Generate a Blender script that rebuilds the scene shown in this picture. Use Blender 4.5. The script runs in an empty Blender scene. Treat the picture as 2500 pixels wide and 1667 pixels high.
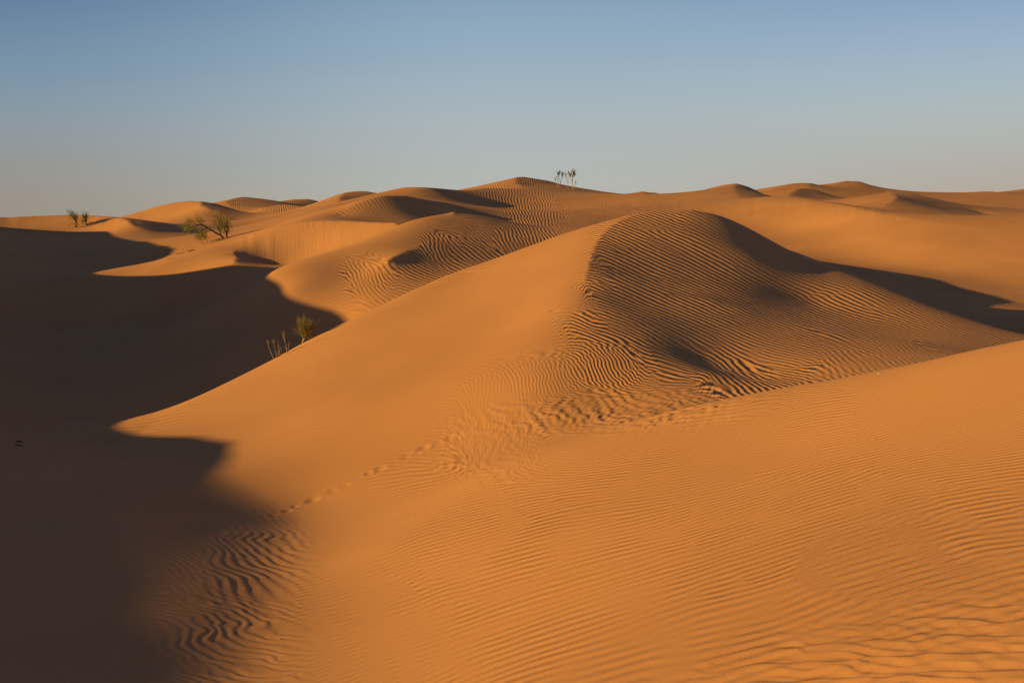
import numpy as np, math
F=2287.0; CX=1176.0; CY=784.0; HY=505.0
PITCH=math.atan((CY-HY)/F)
def pix_ray(x,y):
    xc=(np.asarray(x,float)-CX)/F; yc=(CY-np.asarray(y,float))/F
    cp,sp=math.cos(PITCH),math.sin(PITCH)
    rx=xc; ry=cp+yc*sp; rz=-sp+yc*cp
    h=np.hypot(rx,ry)
    return np.arctan2(rx,ry), rz/h
def at(x,y,r):
    a,t=pix_ray(x,y); return float(r*math.sin(a)),float(r*math.cos(a)),float(r*t)
# feature curves of the dunes: (crease, [(px,py,horizontal distance)...])
# crease: 0 = smooth guide; 1 = sharp crest
FEAT=[]
def cv(crease,*pts): FEAT.append((crease,[p for p in pts],'pix'))
def wp(crease,*pts): FEAT.append((crease,[p for p in pts],'xyz'))
# --- foreground slope
def fg(x,y): return (x,y,-1.75+.32*x-.075*y)
for q in [(0,-2),(-1.5,-1),(0,1),(-1,2),(0,4),(-1.2,4.2),(1.5,4.5),(0,7),(2,7),(0,10),(-1,8)]:
    wp(0,fg(*q))
wp(0,(1.5,-1,-1.28)); wp(0,(1.5,2,-1.48)); wp(0,(3,1,-1.17)); wp(0,(3.2,4.5,-1.17)); wp(0,(6,4,-.6),(7,1,-.5)); wp(0,(5.5,-3,-.7)); wp(0,(12,9,-.6)); wp(0,(20,18,-.9)); wp(0,(20,2,.5)); wp(0,(14,-6,0))
# foreground crest on the right
cv(.15,(1560,945,10.8),(1613,931,10.4),(1721,907,10.0),(1818,887.5,9.7),(1901,875,9.4),(2009,853,9.2),(2117,832,9.0),(2225,806.5,8.85),(2352,781,8.75),(2600,725,8.7))
# hollow floor
cv(0,(1560,935,12.3),(1400,940,12.8),(1250,945,12.9),(1000,1020,12.9),(850,1080,12.7),(700,1160,12.2))
cv(0,(690,1190,11.45),(660,1300,8.42),(590,1420,6.84),(450,1568,5.72),(250,1800,4.1))
# left slope that rises to the left (grazing light)
cv(0,(600,1130,12.9),(540,1170,12.0),(520,1230,10.12),(500,1300,8.40),(440,1420,6.80)); cv(0,(430,1220,10.5))
cv(0,(300,1120,12.85),(250,1280,8.66),(150,1450,6.7))
cv(0,(30,1150,12.0),(0,1330,8.15),(-100,1568,6.1))
# main dune left silhouette/crest
cv(.05,(300,1005,17.3),(340,980,18),(402,941,18.7),(500,890,19.6),(630,824,20.6),(697,788,21.1),(752,760,21.4),(806,734,21.8),(867,706,22.2),(1004,641,23.1),(1130,596,23.8),(1249,553,24.2),(1324,527.5,24.5),(1400,506,24.8),(1454,491.5,25.3),(1508,485,25.8),(1577,483,26),(1600,483,26))
cv(.4,(1600,483,26),(1624,486,26.2),(1660,497,26.4),(1685,506,26.5),(1721,526,26.6),(1779,556,26.5),(1854,595,26),(1937,621,25.4),(2045,664,24.4),(2153,706,23.3),(2261,743.5,22.1),(2352,774,21),(2600,850,18))
# left end of the main dune: saddle
cv(0,(306,1005,17.5),(200,1020,17.2),(60,1030,16.5))
# spur toward camera
cv(.02,(1500,486,25.7),(1440,500,24.6),(1390,533,23),(1355,600,20.4),(1344,645,19.0))
cv(.35,(1344,645,19.0),(1337,680,17.8))
cv(0,(1337,680,17.8),(1310,750,16.05),(1235,880,13.75))
# bowl of main dune
cv(0,(1480,690,18.4),(1520,730,17.3),(1560,770,16.46),(1640,830,15.62),(1720,868,14.65),(1790,886,13.9))
cv(0,(1400,760,15.9),(1450,800,15.1),(1560,830,14.85),(1640,866,13.92)); cv(0,(1380,680,17.95),(1420,700,17.7))
cv(0,(1624,520,24.7)); cv(0,(1721,588,23.2)); cv(0,(1829,606,24.4)); cv(0,(1560,600,21.75)); cv(0,(1640,690,19.3),(1680,700,19.2)); cv(0,(1480,770,15.95)); cv(0,(1425,570,21.85),(1450,600,21.0),(1490,640,20.15)); cv(0,(1600,680,19.4),(1660,740,17.95))
cv(0,(1880,628,24.0),(1960,658,23.1),(2070,700,22.4),(2180,742,21.2),(2280,775,20.2))
cv(0,(1760,740,18.6),(1850,800,16.9),(1950,850,15))
cv(0,(1850,690,21.9),(2000,740,20.4),(2150,800,17.9),(2250,830,15.8))
cv(0,(2000,900,13),(2200,860,13),(2400,810,13))
wp(0,at(1850,925,11)); wp(0,at(2100,880,10.5)); wp(0,at(2300,830,10.3))
# left flank
cv(0,(700,970,15.3),(900,900,15.5),(1100,800,16.5),(1250,660,19.3))
cv(0,(450,1020,15.8),(560,1080,13.9))
cv(0,(900,720,20.8),(1100,630,22.7))
# hidden rear of main dune, plus unseen ridge added to shadow the right valley
wp(0,*[at(500,930,22.0)]); wp(0,at(700,835,23.5)); wp(0,at(900,760,24.5)); wp(0,at(1100,655,26.5)); wp(0,at(1250,610,29)); wp(0,at(1380,620,33)); wp(.1,(9.1,29,-1.38),(8.8,31,-1.08),(8.6,33,-.8),(8.7,35,-.75),(8.7,38,-.5),(8.6,43,-.6),(8.2,48,-.8),(7.5,54,-.6)); wp(0,at(1380,560,45)); wp(0,at(1800,620,42))
wp(0,at(2000,700,29)); wp(0,at(2200,790,27)); wp(0,at(2352,830,25)); 
# valley V left (dark)
cv(0,(150,970,22),(350,940,23),(600,840,25.5),(720,775,26.8),(800,737,27))
cv(0,(-50,900,26),(150,870,28.5),(350,830,29.5),(550,740,30.5))
cv(0,(-50,780,35),(150,775,36),(350,760,36),(520,690,35))
# LR ridge : slip base, brink, crest
cv(.15,(-60,722,40),(150,722,40.3),(350,722,39.8),(450,700,39.5),(540,650,38.5))
cv(.15,(-60,688,41.0),(150,696,41.5),(300,694,41),(420,672,40.6),(540,630,39.6))
cv(.15,(-60,640,45),(100,645,44.5),(200,650,43.5),(295,648,43),(360,616,44),(468,572,46.5),(540,553,49),(590,531,51.5),(655,506,56))
# H slip face: brink and base
cv(.04,(540,600,41.2),(541,586,42.6),(543,566,45.6),(562,549,46.8),(612,531,47),(666,515,46.8),(713,509,46.2),(780,508,45.2),(850,510,44),(925,511,42.5))
cv(.15,(562,602,43.2),(590,611,43.2),(640,606,43.4),(700,592,43.3),(780,565,42.8),(850,572,41.4))
# F dune
cv(.5,(600,645,31),(660,607,32.5),(752,578,33.5),(860,542,35),(946,506,36.3),(1040,488,37.3),(1090,492,38),(1150,505,38.5),(1240,520,38),(1330,527,37),(1420,545,36))
cv(.04,(1040,488,37.3),(1033,520,35.5),(1000,548,34),(968,566,32.6),(920,580,31.3),(888,592,30.4))
cv(0,(985,590,31.6)); cv(0,(930,605,30.65))
cv(0,(896,614,30.08),(1000,620,30.35),(1100,580,33),(1200,552,35))
cv(0,(720,680,28.8),(800,640,30),(860,600,31.2))
cv(0,(830,700,27.2),(900,670,27.9),(1000,640,29.3))
cv(0,(650,665,29.6),(700,720,28))
wp(0,at(700,625,36.5)); wp(0,at(860,590,39)); wp(0,at(1000,545,43)); wp(0,at(1150,540,46)); wp(0,at(1300,545,46))
# big lit slope, G ridge
cv(.1,(655,506,56),(738,474,63),(777,464.5,66),(869,443.5,70),(920,432,70),(937,430,68.7),(954,431,68.3),(985,431.5,68.3),(1026,434,71.2),(1074,437.5,74.6))
cv(.04,(1074,437.5,74.6),(1115,433,80),(1198,433,86),(1274,437,85),(1364,443,80),(1436,448,74),(1508,453,71),(1548,457,69.5),(1599,456,68),(1700,457,65),(1763,452,64))
cv(.05,(780,500,49.5),(795,483,50.5),(807,472,51),(834,460,51.5),(869,450,52),(910,448.5,52.5),(937,450,53),(978,459,54.5),(1026,466,57))
cv(0,(850,510,48.5),(920,508,49),(1000,494,52),(1100,500,53.5),(1220,508,54),(1330,522,53))
cv(0,(730,500,48),(700,495,52))
cv(0,(1030,462,64.3),(1100,472,67),(1160,472,70),(1230,478,69),(1350,482,61.5),(1480,482,60.5))
# P peak
cv(.05,(1090,446,90),(1115,433.5,96),(1149,419,99),(1183,407.6,101),(1204,407,104),(1245,412,106),(1272,419,105.5),(1306,429,105),(1354,437.6,106),(1405,446,107),(1480,456,107))
cv(.03,(1183,408,101),(1188,419,97),(1197,427,94),(1202,436,89))
cv(0,(1213,428,97)); cv(0,(1260,431,95))
wp(0,at(1200,470,125)); wp(0,at(1400,470,125)); wp(0,at(1000,470,120))
cv(.05,(1400,454,127),(1426,447,129),(1453,443,131),(1477,440,132),(1501,441,132),(1532,448,131),(1556,456,129))
cv(.03,(1477,440,132),(1482,452,124))
cv(0,(1520,455,127))
# RFD
cv(.05,(1558,455,78),(1599,441,79),(1650,427,79.3),(1691,421.5,79.5),(1703,422,79.5),(1718,429,79),(1739,439,78),(1763,451,76.5))
cv(.1,(1691,421.5,79.5),(1688,427,77),(1691,443,71),(1701,457,65))
cv(.15,(1764,450,64),(1829,453,62),(1883,461,60),(1937,470,58),(2009,487,55.5),(2081,500,53.5),(2171,511,52),(2225,508,52.5),(2352,495,54),(2500,480,56))
cv(0,(1500,520,52),(1640,560,50),(1760,575,50),(1860,585,49),(2000,600,47.5),(2150,618,46),(2352,632,44.5))
cv(0,(1700,520,57),(1860,525,55),(2000,540,51.2),(2150,565,48.7),(2352,560,49))
cv(0,(1880,608,45),(2081,640,42.5),(2352,700,38))
cv(0,(2081,690,32.8),(2352,750,29.8))
cv(0,(1990,645,38.5),(2100,668,37),(2250,698,34.5))
# far right dunes
cv(.05,(1749,443,118),(1787,429,122),(1828,421,125),(1866,420.5,127),(1883,427,127.5),(1893,432,127),(1903,427,128),(1924,420,130),(1951,412.5,132),(1971,414.5,132),(1996,425.5,131),(2033,441,128))
cv(.04,(1866,420.5,127),(1855,427,122))
cv(.03,(1811,448,97.5),(1825,437.5,101.5),(1849,432,106),(1873,435,107.8),(1883,441,106.4),(1920,450,108),(1958,460.5,108))
cv(0,(1832,453,96.8),(1876,456,100.6))
cv(.04,(1958,462,83),(2020,444.5,89),(2047,440,91),(2081,440,91.2),(2129,453,90),(2180,465,89.5),(2225,477,88),(2276,499,85.5))
cv(0,(2100,460,84.3),(2150,475,82.8),(2200,490,81.8))
cv(.03,(2047,440,91),(2047,463,78.6),(2030,473,76.5))
cv(.05,(2034,448,140),(2108,443,138),(2180,442,136),(2228,443.5,135),(2262,438,133),(2286,440,132),(2307,447,130),(2400,452,128))
cv(.05,(2290,446,160),(2329,438,158),(2352,433,157),(2450,425,157))
cv(0,(2280,480,100),(2352,480,98)); wp(0,at(2171,525,62)); wp(0,at(2000,505,66)); wp(0,at(1850,480,80)); wp(0,at(2352,520,66))
wp(0,at(1950,470,110)); wp(0,at(2150,480,110)); wp(0,at(1850,460,112)); wp(0,at(1730,470,90))
# far left
cv(.04,(-80,498,83),(0,497,82),(100,495,81),(165,493,80),(245,497,78),(273,500,76.5),(342,508,77),(410,516,79),(441,520,80),(506,525,82),(560,532,83))
cv(.03,(273,500,76.5),(288,503,75.2),(299,512,73),(320,522,71.6),(342,528,71.2),(427,535,73.5),(500,541,76))
cv(.4,(-80,520,80.5),(0,522,80),(100,526,78.5),(200,531,76.5),(260,540,70))
cv(0,(330,550,58),(400,570,52),(400,590,49))
cv(0,(0,570,62),(120,560,66),(220,575,60))
cv(0,(0,620,49),(150,620,49),(280,612,50))
cv(.05,(303,503,126),(342,480,120),(383,468,117),(437,460.5,114.5),(458,462.6,112),(496,467,112.8),(523,477,111.8),(564,489,111),(608,498,112),(653,507,113),(700,514,113))
cv(.03,(458,463,112),(472,475,107.5),(513,491,105.3),(554,508,103),(590,521,101))
cv(0,(330,511,112),(385,500,110),(430,485,109.5)); wp(0,at(560,535,70)); cv(0,(850,466,97)); wp(0,at(480,540,66))
cv(.05,(500,470,150),(523,460,152),(547,454,153),(567,453,157),(598,456,160),(636,461.6,162),(680,470,164),(704,476,165))
cv(.04,(547,454,153),(533,457,148.7),(525,469,141),(545,478,138.5))
cv(.05,(598,481,130),(615,473,132),(649,470,132),(704,477,128))
cv(.05,(640,463,172),(670,458,172),(697,456,172),(725,458,171),(745,462,170))
cv(.04,(742,462,100),(779,446,102),(793,443,103),(814,437.5,104),(841,439,104.5),(869,443.5,104),(930,455,103))
cv(.03,(793,443,103),(780,453,97),(776,465,92))
wp(0,at(600,500,125)); wp(0,at(700,490,110)); wp(0,at(560,490,132))
# caster ridge out of frame on the left (plan, z)
CAST=[(-19,-14,1.32),(-19,-4,1.22),(-19,1.7,0.93),(-19,3.8,0.69),(-19,5.4,0.43),(-19,7.2,-0.05),(-19,8.3,-0.32),(-19.2,9.8,-0.24),(-19.6,11.6,-0.02),(-19.9,12.5,-0.28),(-20.1,13.3,-0.8),(-20.4,14.4,-1.15),(-20.8,16,-0.95),(-21.6,18.5,0.22),(-22.8,22.4,1.42),(-23.4,23.8,1.57),(-24.1,25.1,1.77),(-24.7,26.4,2.12),(-27,31,2.47),(-28.9,34.7,2.52),(-29.4,35.8,2.32),(-29.9,36.8,1.0),(-30.1,37.5,0.2),(-30.6,38.4,0.0),(-31.6,40.2,0.75),(-32.6,42.2,1.67),(-33.5,44,2.22),(-36.6,49.8,2.62),(-41.7,59.3,2.64),(-46,67,2.47),(-46.8,68.6,1.62),(-48.5,72,-0.08),(-52,78,-0.58)]
# outskirts
OUT=[(-26,38.5,-.4),(-23.5,39,-1.0),(-33,36,-.9),(-36,35.5,-1.5),(-42,34,-2),(-35,39,-.6)]
for a,r,z in [(-70,60,-1.5),(-90,45,-2.0),(-66,29,-2.2),(-68,34,-2.4),(-76,28,-1.8),(-115,30,0),(-120,10,-1.0),(-100,6,-1.4),(-100,120,0),(-60,140,-1),(-30,140,-3),(-45,200,-3),(-80,200,0),(40,25,-1.5),(50,50,0),(40,90,1),(60,120,0),(70,30,0),(70,200,0),(40,200,-2),(20,210,-3),(0,210,-3),(-15,210,-3),(-28,210,-3),(10,170,-2),(-8,170,-2),(-27,110,-2),(25,105,.2)]:
    a=math.radians(a); OUT.append((r*math.sin(a),r*math.cos(a),z))
U0,U1,S0,S1=-2.2,1.3,math.log(1.2),math.log(260)
def catmull(P,n):
    P=np.asarray(P,float)
    if len(P)<3: 
        t=np.linspace(0,1,n)[:,None]; return P[0]*(1-t)+P[-1]*t
    d=np.r_[0,np.cumsum(np.linalg.norm(np.diff(P,axis=0)*np.array([1,1,1]),axis=1)+1e-9)]; 
    # monotone-ish hermite
    m=np.zeros_like(P); dd=np.diff(d)[:,None]; s=np.diff(P,axis=0)/dd
    m[1:-1]=(s[:-1]*dd[1:]+s[1:]*dd[:-1])/(dd[1:]+dd[:-1]); m[0]=s[0]; m[-1]=s[-1]
    q=np.linspace(0,d[-1],n); i=np.clip(np.searchsorted(d,q,side='right')-1,0,len(P)-2)
    h=dd[i,0][:,None]; t=((q-d[i])[:,None])/h
    return (2*t**3-3*t**2+1)*P[i]+(t**3-2*t**2+t)*h*m[i]+(-2*t**3+3*t**2)*P[i+1]+(t**3-t**2)*h*m[i+1]
def samples():
    X=[];Cr=[];Wt=[]
    def put(a,crease):
        for p in a: X.append(p); Cr.append(crease); Wt.append(15. if len(a)==1 else 1.)
    for c,pts,kind in FEAT:
        if kind=='pix':
            P=np.array([(np.r_[pix_ray(x,y)[0],math.log(r),pix_ray(x,y)[1]]) for x,y,r in pts])
            n=1
            if len(P)>1: n=int(max(4,np.sum(np.hypot(*(np.diff(P[:,:2],axis=0).T)))/.003))
            Q=catmull(P,n) if len(P)>1 else P
            put([(q[0],q[1],math.exp(q[1])*q[2]) for q in Q],c)
        else:
            P=np.array(pts,float)
            if len(P)>1: P=catmull(P,60)
            Q=[(math.atan2(x,y),math.log(max(1.25,math.hypot(x,y))),z) for x,y,z in P]
            put(Q,c)
    P=catmull(CAST,900); put([(math.atan2(x,y),math.log(math.hypot(x,y)),z) for x,y,z in P],.1)
    for x,y,z in OUT: put([(math.atan2(x,y),math.log(math.hypot(x,y)),z)],0)
    X=np.array(X);Cr=np.array(Cr);Wt=np.array(Wt)
    k=(X[:,0]>U0)&(X[:,0]<U1)&(X[:,1]>S0)&(X[:,1]<S1)
    return X[k],Cr[k],Wt[k]
def lap(z):
    p=np.pad(z,1,mode='reflect',reflect_type='odd')
    return p[2:,1:-1]+p[:-2,1:-1]+p[1:-1,2:]+p[1:-1,:-2]-4*z
def lapT(w):  # adjoint, with linear-extrapolated borders: zero border laplacian parts
    w=w.copy()
    o=-4*w
    o[1:]+=w[:-1]; o[:-1]+=w[1:]; o[:,1:]+=w[:,:-1]; o[:,:-1]+=w[:,1:]
    # odd reflection terms: z[-1]=2z0-z1
    o[0]+=2*w[0]; o[1]-=w[0]; o[-1]+=2*w[-1]; o[-2]-=w[-1]
    o[:,0]+=2*w[:,0]; o[:,1]-=w[:,0]; o[:,-1]+=2*w[:,-1]; o[:,-2]-=w[:,-1]
    return o
def cubic_up(z,nu,ns,u_f,s_f):
    def interp(a,q):
        q=np.clip(q,0,a.shape[0]-1.000001); i=np.floor(q).astype(int); t=(q-i)[:,None]
        n=a.shape[0]; g=lambda k:a[np.clip(i+k,0,n-1)]
        return .5*(2*g(0)+(g(1)-g(-1))*t+(2*g(-1)-5*g(0)+4*g(1)-g(2))*t*t+(3*g(0)-g(-1)-3*g(1)+g(2))*t**3)
    return interp(interp(z,s_f).T,u_f).T
def level(zi,X,Cr,Wt,u0,u1,s0,s1,h,it,pin=False,verbose=False):
    nu=int(round((u1-u0)/h))+1; ns=int(round((s1-s0)/h))+1
    hs=(s1-s0)/(ns-1); hu=(u1-u0)/(nu-1)
    k=(X[:,0]>u0)&(X[:,0]<u1)&(X[:,1]>s0)&(X[:,1]<s1); X=X[k];Cr=Cr[k];Wt=Wt[k]
    r=np.exp(np.linspace(s0,s1,ns))[:,None]
    fu=(X[:,0]-u0)/hu; fs=(X[:,1]-s0)/hs
    iu=np.clip(fu.astype(int),0,nu-2); is_=np.clip(fs.astype(int),0,ns-2); au=fu-iu; as_=fs-is_
    idx=np.stack([is_*nu+iu,is_*nu+iu+1,(is_+1)*nu+iu,(is_+1)*nu+iu+1])
    wt=np.stack([(1-as_)*(1-au),(1-as_)*au,as_*(1-au),as_*au])
    W=np.ones((ns,nu))
    for ds_ in (-1,0,1,2):
        for du_ in (-1,0,1,2):
            dd=np.hypot(as_-ds_,au-du_); jj=np.clip(is_+ds_,0,ns-1)*nu+np.clip(iu+du_,0,nu-1)
            np.minimum.at(W.reshape(-1),jj,1-.999*np.where(Cr>0,1-Cr,0)*np.clip(1.45-dd,0,1))
    Wl=W/(r*r)/h**2
    lam=(5000.0 if pin else 1000.0)*Wt*(1/np.exp(X[:,1])**2)
    Tn=2e-3/(r*r)
    z=np.array(zi) if zi is not None else np.full((ns,nu),-1.0)
    zp=z.copy(); pw=np.zeros((ns,nu))
    if pin:
        for q_ in range(3): pw[q_]=pw[-1-q_]=1; pw[:,q_]=pw[:,-1-q_]=1
        pw=pw*3000/(r*r)
    def A(v):
        o=lapT(Wl*lap(v))
        vf=v.reshape(-1); t=(wt*vf[idx]).sum(0)*lam
        o+=np.bincount(idx.reshape(-1),(wt*t).reshape(-1),nu*ns).reshape(ns,nu)+pw*v
        d=Tn*np.diff(v,axis=1) ; o[:,1:]+=d; o[:,:-1]-=d
        d=Tn[1:]*np.diff(v,axis=0); o[1:]+=d; o[:-1]-=d
        return o
    b=np.bincount(idx.reshape(-1),(wt*(lam*X[:,2])).reshape(-1),nu*ns).reshape(ns,nu)+pw*zp
    pad=np.pad(Wl,1,mode='edge'); D=16*Wl+pad[2:,1:-1]+pad[:-2,1:-1]+pad[1:-1,2:]+pad[1:-1,:-2]+pw
    D+=np.bincount(idx.reshape(-1),(wt*wt*lam).reshape(-1),nu*ns).reshape(ns,nu)+4*Tn
    res=b-A(z); y=res/D; p=y.copy(); rz=(res*y).sum()
    for k in range(it):
        Ap=A(p); a=rz/(p*Ap).sum(); z=z+a*p; res=res-a*Ap; y=res/D; rn=(res*y).sum(); p=y+(rn/rz)*p; rz=rn
    return z
WU0,WU1,WS0,WS1=-.62,.62,math.log(7),math.log(200)
def solve(verbose=False):
    X,Cr,Wt=samples(); z=None
    for h,it in ((.048,1500),(.024,1000),(.012,700),(.006,300)):
        nu=int(round((U1-U0)/h))+1; ns=int(round((S1-S0)/h))+1
        if z is not None: z=cubic_up(z,nu,ns,np.linspace(0,z.shape[1]-1,nu),np.linspace(0,z.shape[0]-1,ns))
        z=level(z,X,Cr,Wt,U0,U1,S0,S1,h,it)
    h=.0026; nu=int(round((WU1-WU0)/h))+1; ns=int(round((WS1-WS0)/h))+1
    zi=cubic_up(z,0,0,(np.linspace(WU0,WU1,nu)-U0)/(U1-U0)*(z.shape[1]-1),(np.linspace(WS0,WS1,ns)-S0)/(S1-S0)*(z.shape[0]-1))
    zf=level(zi,X,Cr,Wt,WU0,WU1,WS0,WS1,h,450,True)
    return z,zf
def height(zz,Uq,Sq):
    z,zf=zz
    o=cubic_up(z,0,0,(Uq-U0)/(U1-U0)*(z.shape[1]-1),(Sq-S0)/(S1-S0)*(z.shape[0]-1))
    iu=np.where((Uq>WU0)&(Uq<WU1))[0]; js=np.where((Sq>WS0)&(Sq<WS1))[0]
    f=cubic_up(zf,0,0,(Uq[iu]-WU0)/(WU1-WU0)*(zf.shape[1]-1),(Sq[js]-WS0)/(WS1-WS0)*(zf.shape[0]-1))
    o[np.ix_(js,iu)]=f
    return o
NUF,NS1,NS2=640,900,900
SUN_E=4.7; SUN_COL=(1,.775,.205); EXPO=.67
SKY=dict(altitude=0,air_density=1.0,dust_density=.2,ozone_density=2.5); SKY_S=.06
SKYCOL=[[(0,(151,144,134)),(1.5,(152,147,138)),(6.2,(130,150,165)),(10.9,(97,127,157)),(19,(66,94,130))],
[(0,(182,178,168)),(1.8,(180,182,175)),(7.6,(160,178,190)),(12.2,(132,160,185)),(19,(100,130,162))],
[(0,(182,166,153)),(1.7,(180,170,158)),(6.2,(171,185,189)),(10.9,(140,165,195)),(19,(100,130,165))]]
# ---------------------------------------------------------------- scene
import bpy, random
from mathutils import Vector
SC=bpy.context.scene; COL=bpy.context.collection
SUN_V=(.97,.22); SUN_EL=math.radians(12)
SUN_AZ=math.atan2(SUN_V[0],SUN_V[1])            # heading in which the light travels
ZZ=solve()

# surface sampling on the coarse solution
_S=np.linspace(S0,S1,4000); _R=np.exp(_S)
_U=np.linspace(U0,U1,1400); _Z=height(ZZ,_U,_S)
def column(u):
    f=np.clip((u-U0)/(U1-U0)*1399,0,1398.999); j=int(f); t=f-j
    return _Z[:,j]*(1-t)+_Z[:,j+1]*t
def hit(x,y,rmin=0):
    a,t=pix_ray(x,y); c=column(float(a)); m=(c>=t*_R)&(_R>rmin); k=int(np.argmax(m))
    r=_R[k]; return np.array([r*math.sin(a),r*math.cos(a),c[k]])
def ground(x,y):
    return float(np.interp(math.log(math.hypot(x,y)),_S,column(math.atan2(x,y))))

# ---- noise helpers (numpy)
def _h(ix,iy,seed):
    n=(ix.astype(np.int64)*374761393+iy.astype(np.int64)*668265263+seed*1442695041)&0x7fffffff
    n=((n^(n>>13))*1274126177)&0x7fffffff; n=n^(n>>16)
    return (n&0xffff)/65535.0*2-1
def noise(x,y,seed=0):
    ix=np.floor(x); iy=np.floor(y); fx=x-ix; fy=y-iy
    ux=fx*fx*fx*(fx*(fx*6-15)+10); uy=fy*fy*fy*(fy*(fy*6-15)+10)
    a=_h(ix,iy,seed);b=_h(ix+1,iy,seed);c=_h(ix,iy+1,seed);d=_h(ix+1,iy+1,seed)
    return (a*(1-ux)+b*ux)*(1-uy)+(c*(1-ux)+d*ux)*uy
def sstep(a,b,v):
    t=np.clip((v-a)/(b-a),0,1); return t*t*(3-2*t)

# ---- render grid: fine where the photograph looks, coarse elsewhere
U=np.r_[np.linspace(U0,-.6,70)[:-1],np.linspace(-.6,.6,NUF),np.linspace(.6,U1,40)[1:]]
SG=np.r_[np.linspace(S0,math.log(3.2),60)[:-1],np.linspace(math.log(3.2),math.log(16),NS1)[:-1],np.linspace(math.log(16),S1,NS2)]
Z=height(ZZ,U,SG)
R=np.exp(SG)[:,None]
X=R*np.sin(U)[None]; Y=R*np.cos(U)[None]
# picture position of every grid point (used only to interpolate hand-read ripple data over the sand)
T_=Z/R; cpp,spp=math.cos(PITCH),math.sin(PITCH)
def py_of(t): # approximate inverse of tan(elevation)
    yc=np.tan(np.arctan(t)+PITCH); return CY-F*np.clip(yc,-.8,.8)
PX=CX+F*np.tan(np.clip(U,-1.2,1.2))[None]+0*Z; PY=py_of(T_)

# ---- ripples: (x,y, crest direction dx,dy, spacing px, axis, slope amplitude)
RIP=[(1152,1261,1,-0.32,18,'v',0.42),(1800,1150,1,-0.28,15,'v',0.38),(2000,1250,1,-0.31,24,'v',0.42),(800,1400,1,-0.27,18,'v',0.352),(700,1530,1,-0.27,18,'v',0.221),(1000,1130,1,-.3,8,'v',0.198),(2200,900,1,-0.18,8,'v',0.198),(1700,1000,1,-0.2,8,'v',0.264),
(1400,1450,1,-0.34,28,'v',0.42),(820,1180,1,-.25,8,'v',0.088),(720,1120,1,-.2,8,'v',0.044),(740,1260,1,-.22,9,'v',0.088),
(1800,800,1,.27,9,'v',0.286),(1950,740,1,.3,8,'v',0.234),(2150,770,1,.3,7,'v',0.182),(1500,560,1,.42,11.5,'v',.45),(1600,650,1,.40,10.5,'v',.45),(1420,740,1,.45,12,'v',.45),(1388,590,1,.38,11,'v',.5),(1366,660,1,.4,11,'v',.5),(1340,740,1,.42,11,'v',.45),(1430,545,1,.38,11,'v',.45),(1500,510,1,.4,10,'v',.35),(1440,640,1,.42,11.5,'v',.48),(1400,840,.5,1,13,'h',0.34),(1700,870,1,.6,12,'v',0.39),(1560,800,1,.55,13,'v',0.39),(1950,840,1,1,25,'h',0.26),(2100,800,1,.6,9,'v',0.182),(1250,870,.15,1,12,'h',0.15),(1150,930,-.1,1,11,'h',0.05),
(1720,545,1,.6,9,'v',0.026),(1800,585,1,.5,9,'v',0.026),(1640,500,1,.5,9,'v',0.078),
(900,850,1,-.22,12,'v',0.03),(600,950,1,-.2,10,'v',0.05),(1100,750,1,-.22,12,'v',0.025),(1335,600,1,-.3,12,'v',.005),(1310,680,1,-.3,12,'v',.01),(1420,480,1,-.3,12,'v',.01),(1050,690,1,-.22,12,'v',.02),(850,760,1,-.22,12,'v',.03),(1300,570,1,-.3,12,'v',0.005),(900,960,1,-.25,9,'v',0.065),(1290,640,1,-.3,12,'v',0.005),(1240,760,1,-.3,12,'v',0.01),
(1350,945,1,-.1,8,'v',0.39),(1550,915,1,-.05,8,'v',0.39),(1150,1040,-.3,1,12,'h',0.05),
(1000,560,.25,1,13,'h',0.26),(850,640,.4,1,14,'h',0.2),(950,640,1,.35,10,'v',0.22),(1100,600,.8,.5,12,'v',0.22),(1200,545,.4,1,12,'h',0.24),(700,660,1,-.2,10,'v',0.02),(900,545,1,-.3,10,'v',0.01),(1020,500,1,-.3,10,'v',0.01),
(1400,475,.4,1,10,'h',0.325),(1200,450,.4,1,9.5,'h',0.16),(1250,485,.4,1,10,'h',0.325),(1640,480,.2,1,9,'h',0.03),(2000,560,-.4,1,8,'h',0.03),(1800,500,-.1,1,9,'h',0.02),(2250,600,-.4,1,9,'h',0.03),(2250,540,-.3,1,9,'h',0.02),
(620,570,.05,1,14,'h',.02),(730,545,.05,1,14,'h',.02),(860,525,.1,1,12,'h',.02),(60,508,.1,1,9,'h',.02),(230,516,.1,1,9,'h',.02),(680,550,.05,1,14,'h',0.02),(800,530,.3,1,14,'h',0.05),(760,500,1,.15,5,'v',0.1),(570,460,.3,1,8,'h',0.26),(420,490,1,-.2,6,'v',0.02),(150,508,.1,1,9,'h',0.05),(400,540,.1,1,9,'h',0.03),(430,600,1,-.2,8,'v',0.02),
(500,1300,1,1.2,30,'h',0.065),(450,1450,1,.2,18,'v',0.078),(100,1300,1,0,12,'v',0.156),(300,900,1,0,8,'v',0.104),(200,1500,1,.1,14,'v',0.169),
(2200,1450,1,-0.33,40,'v',0.42),(1900,1520,1,-0.33,40,'v',0.42),(1240,425,.5,1,8,'h',0.12),(2100,465,1,.5,6,'v',0.02),(1900,440,1,.4,6,'v',0.02)]
ctl=[]
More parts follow.
